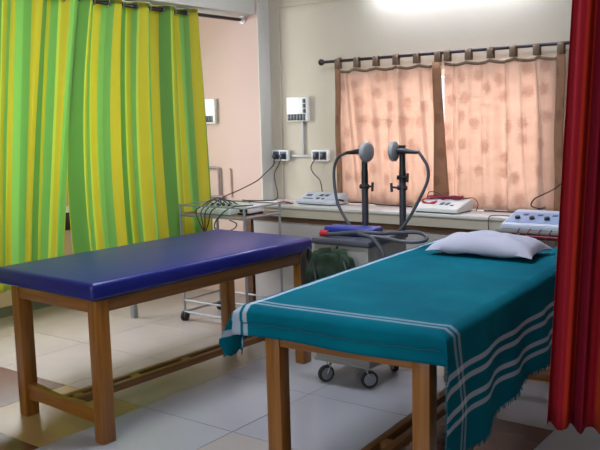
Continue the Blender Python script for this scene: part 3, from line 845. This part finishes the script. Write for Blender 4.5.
d2 = thing('therapy_unit', 'white sloping unit heaped with maroon leads on the counter under the curtains', 'medical device', (-2.385, 4.785, CZ+.001), math.radians(-2))
bm, pr = wedge(-.17, .16, -.12, .11, .008, .030, .076); obj('casing', bm, 'white_plastic', d2)
bm = bmesh.new(); face_patch(bm, pr, -.005, .022, .35, .6); face_patch(bm, pr, .035, .06, .35, .6); face_patch(bm, pr, .075, .10, .3, .4)
obj('switches', bm, 'ink', d2, smooth=False)
obj('base', B(-.145, .145, -.105, .10, 0, .0075), 'ink', d2, smooth=False)
ml = thing('lead_bundle', 'maroon tangled leads lying on top of the white sloping unit', 'cable', (-2.385, 4.84, CZ+.07))
rnd = random.Random(11)
bm = bmesh.new()
for k in range(9):
    x = -.15; pts = []
    while x < .13:
        pts.append((x, rnd.uniform(-.02, .06), .008+rnd.uniform(0, .018))); x += rnd.uniform(.03, .06)
    tube(bm, pts, .0045, seg=6)
obj('lead', bm, 'maroon', ml)
bm = bmesh.new()
for k in range(3):
    tube(bm, [(-.12+.01*k, .0, .018), (-.15, -.05-.01*k, .002), (-.13+.02*k, -.085, -.015), (-.08+.015*k, -.09, -.012), (-.05, -.05, 0)], .004, seg=6)
obj('lead_end', bm, 'red_plastic' , ml)
tag(obj('signal_cable', T([(-2.53, 4.83, CZ+.085), (-2.52, 4.85, .905), (-2.47, 4.86, .90), (-2.40, 4.86, .862)], .003, seg=6), 'cable'), 'thin dark cable arching over the left of the white unit', 'cable')
tag(obj('signal_cable', T([(-2.27, 4.85, .868), (-2.21, 4.86, .875), (-2.18, 4.87, .84), (-2.19, 4.87, .79)], .003, seg=6), 'cable'), 'thin dark cable curving down the right of the white unit', 'cable')

d3 = thing('stimulator', 'pale blue four-knob electrotherapy unit on a small stand beside the red curtain', 'medical device', (-1.60, 4.435, .771), math.radians(0))
bm, pr = wedge(-.19, .19, -.13, .15, .0, .024, .080); obj('casing', bm, 'lilac_plastic', d3)
bm = bmesh.new(); face_patch(bm, pr, -.175, .175, .12, .85); obj('control_panel', bm, 'blue_panel', d3, smooth=False)
for k in range(4):
    p, n_ = face_point(pr, .38); x = -.125+.085*k
    kb = obj('knob', LA([(0, .016), (.014, .0145), (.017, .010)], origin=p+Vector((x, 0, 0))+n_*.003, axis=n_, seg=18), 'black', d3)
bm = bmesh.new()
for k in range(4): face_patch(bm, pr, -.135+.085*k+.02, -.135+.085*k+.05, .62, .72, lift=.003)
obj('marking', bm, 'ink', d3, smooth=False)
sd = thing('side_stand', 'low steel stand carrying the four-knob unit in front of the counter', 'stand', (-1.60, 4.45, 0))
obj('shelf', B(-.215, .215, -.16, .17, .752, .770, bev=.003), 'cart_grey', sd)
for x_ in (-.20, .20):
    for y_ in (-.145, .155): obj('leg', T([(x_, y_, 0), (x_, y_, .7515)], .009, smooth=False), 'steel', sd)
rl = thing('lead_bundle', 'dark red leads hanging down in front of the four-knob unit', 'cable', (-1.60, 4.435, .725))
bm = bmesh.new()
tube(bm, [(-.30, -.16, -.02), (-.24, -.162, .0), (-.18, -.165, .018), (-.05, -.165, .015), (.08, -.165, .017), (.2, -.165, .012)], .0065, seg=6)
for k in range(5):
    x = -.10+.06*k
    tube(bm, [(x+.03, -.14, .055), (x+.015, -.15, .03), (x, -.165, -.01), (x-.01, -.165, -.05), (x-.0, -.165, -.10)], .0035, seg=6)
obj('lead', bm, 'maroon', rl)
tag(obj('signal_cable', T([(-1.79, 4.50, .815), (-1.86, 4.56, .81), (-1.95, 4.63, .80), (-1.995, 4.625, .79), (-2.0, 4.622, .74), (-2.0, 4.63, .69)], .0028, seg=6), 'cable'), 'thin black cable dropping over the counter edge left of the four-knob unit', 'cable')
# papers and probe at the left end of the counter
tag(obj('paper_sheet', B(-.11, .11, -.09, .08, 0, .003), 'paper', smooth=False), 'white paper lying at the left end of the counter', 'paper')
pp = bpy.data.objects['paper_sheet']; pp.location = (-3.84, 4.77, CZ+.0005); pp.rotation_euler = (0, 0, .12)
rb = thing('lead_bundle', 'small red lead bundle on the counter left of the pale grey unit', 'cable', (-3.665, 4.74, CZ))
bm = bmesh.new()
for k in range(5): tube(bm, [(-.07, .01*k-.03, .006), (-.03, .012*k-.02, .014), (.02, -.01*k+.02, .012), (.06, .01*k-.02, .006)], .0045, seg=6)
obj('lead', bm, 'maroon', rb)
tag(obj('loose_cable', T([(-3.19, 4.90, .80), (-3.1, 4.93, .80), (-2.95, 4.90, .795), (-2.8, 4.925, .79), (-2.6, 4.915, .79), (-2.5, 4.92, .79)], .0045, seg=6), 'cable'), 'dark cable lying along the counter under the left curtain', 'cable')
tag(obj('loose_cable', T([(-2.15, 4.90, .79), (-2.05, 4.91, .79), (-1.93, 4.90, .79), (-1.80, 4.90, .79), (-1.70, 4.90, .79)], .0045, seg=6), 'cable'), 'dark cable lying along the counter under the right curtain', 'cable')

# ------------------------------------------------------------------ switchboards, sockets, conduit
sw = thing('switchboard', 'square white switchboard with black switches above the counter left of the window', 'switchboard', (-3.722, YB-.001, 1.486))
sw2 = sw
obj('plate', B(-.098, .098, -.042, 0, -.092, .092, bev=.006), 'white_plastic', sw)
for k in range(6):
    obj('switch', B(-.088+.0285*k, -.063+.0285*k, -.048, -.0425, -.084, -.036, bev=.002), 'black', sw)
for k in range(3):
    obj('switch', B(.060, .086, -.048, -.0425, -.028+.037*k, .004+.037*k, bev=.002), 'black', sw)
cdt = thing('conduit', 'grey plastic conduit dropping from the switchboard to the two sockets', 'conduit', (-3.69, YB-.001, 1.15))
bm = bmesh.new(); box(bm, -.011, .011, -.02, 0, -.01, .243, bev=.003); obj('drop', bm, 'conduit', cdt)
bm = bmesh.new(); box(bm, -.118, .082, -.018, -.0005, -.032, -.011, bev=.003); obj('cross_run', bm, 'conduit', cdt)
def socket(label, x, z, w_, plugs):
    t = thing('wall_socket', label, 'socket', (x, YB-.0125, z))
    obj('plate', B(-w_/2, w_/2, -.035, 0, -.042, .042, bev=.005), 'white_plastic', t)
    for k, px in enumerate(plugs):
        obj('insert', B(px[0]-.030, px[0]+.030, -.038, -.0355, -.031, .031, bev=.001), 'ink', t)
        if px[1]: obj('plug', LA([(0, .022), (.025, .020), (.03, .012)], origin=(px[0], -.039, -.006), axis=(0, -1, 0), seg=18), 'black', t)
        else: obj('rocker', B(px[0]-.022, px[0]+.022, -.046, -.0385, -.022, .022, bev=.002), 'black', t)
    return t
socket('white double socket with two plugs, on the corner left of the conduit', -3.895, 1.133, .155, [(-.035, 1), (.035, 1)])
socket('white double socket with dark inserts, right of the conduit', -3.522, 1.133, .15, [(-.035, 0), (.033, 0)])
bpy.data.objects['wall_socket.001'].location.y = YB-.001
socket('white socket at the right of the window, half behind the red curtain', -1.615, 1.09, .12, [(.01, 1)])
bpy.data.objects['wall_socket.002'].location.y = YB-.001
loc(obj('power_cord', T([(-3.93, 4.955, 1.105), (-3.92, 4.93, 1.06), (-3.94, 4.84, .995), (-3.96, 4.76, .945), (-4.02, 4.62, .885), (-4.03, 4.50, .86), (-3.98, 4.38, .85), (-3.9, 4.28, .855), (-3.86, 4.25, .83)], .0045, seg=6), 'cable', st))
loc(obj('power_cord', T([(-3.86, 4.955, 1.115), (-3.885, 4.95, 1.06), (-3.91, 4.93, 1.0), (-3.90, 4.92, .93), (-3.865, 4.90, .86), (-3.86, 4.88, .80), (-3.93, 4.80, .793), (-4.00, 4.70, .80), (-3.93, 4.56, .82), (-3.8, 4.45, .81), (-3.66, 4.35, .85), (-3.58, 4.27, .85)], .0045, seg=6), 'cable', sb))
loc(obj('power_cord', T([(-3.557, 4.985, 1.11), (-3.59, 4.975, 1.05), (-3.56, 4.965, 1.0), (-3.50, 4.96, .95), (-3.475, 4.95, .88), (-3.47, 4.95, .80)], .0045, seg=6), 'cable', d1))
loc(obj('power_cord', T([(-1.606, 4.955, 1.085), (-1.615, 4.91, 1.02), (-1.675, 4.88, .955), (-1.745, 4.86, .915), (-1.80, 4.86, .885), (-1.82, 4.86, .843), (-1.77, 4.85, .828), (-1.72, 4.83, .835), (-1.70, 4.75, .845), (-1.69, 4.67, .85), (-1.68, 4.58, .845)], .0045, seg=6), 'cable', d3))

# on the pink wall
s2 = thing('switchboard', 'white switchboard on the pink wall beside the green curtain', 'switchboard', (-4.535, YP-.001, 1.49))
obj('plate', B(-.095, .095, -.035, 0, -.10, .10, bev=.005), 'white_plastic', s2)
for k in range(5): obj('switch', B(-.074+.030*k, -.048+.030*k, -.041, -.0355, -.085, -.035, bev=.002), 'black', s2)
pi = thing('wall_pipe', 'bent grey pipe on the pink wall beside the green curtain', 'pipe', (-4.55, YP, .8))
obj('pipe_run', T([(-.22, -.02, .235), (.085, -.02, .235), (.112, -.02, .23), (.115, -.02, .20), (.115, -.02, .0)], .011, smooth=False, seg=10), 'pipe', pi)
obj('pipe_foot', T([(-.20, -.02, -.002), (.165, -.02, -.002)], .012, smooth=False, seg=10), 'pipe', pi)
pi2 = tag(obj('wall_pipe', T([(-4.33, YP-.012, 1.03), (-4.318, YP-.012, 1.02), (-4.315, YP-.012, .80)], .007, smooth=False), 'wall_pink'), 'thin pink-painted pipe on the wall right of the grey bent pipe', 'pipe')

# post behind the curtains and the fitting seen through the gap
tag(obj('steel_post', B(-4.445, -4.405, 3.86, 3.90, 0, 2.215, bev=.003), 'steel'), 'square grey steel post behind the green curtains', 'post')
wp = thing('wall_fitting', 'dark wall fitting seen through the gap between green curtains', 'fitting', (XL, 4.015, .65))
obj('plate', B(0, .03, -.05, .05, -.07, .07, bev=.004), 'black', wp)
obj('cap', B(0, .028, -.05, .05, .071, .12, bev=.004), 'white_plastic', wp)
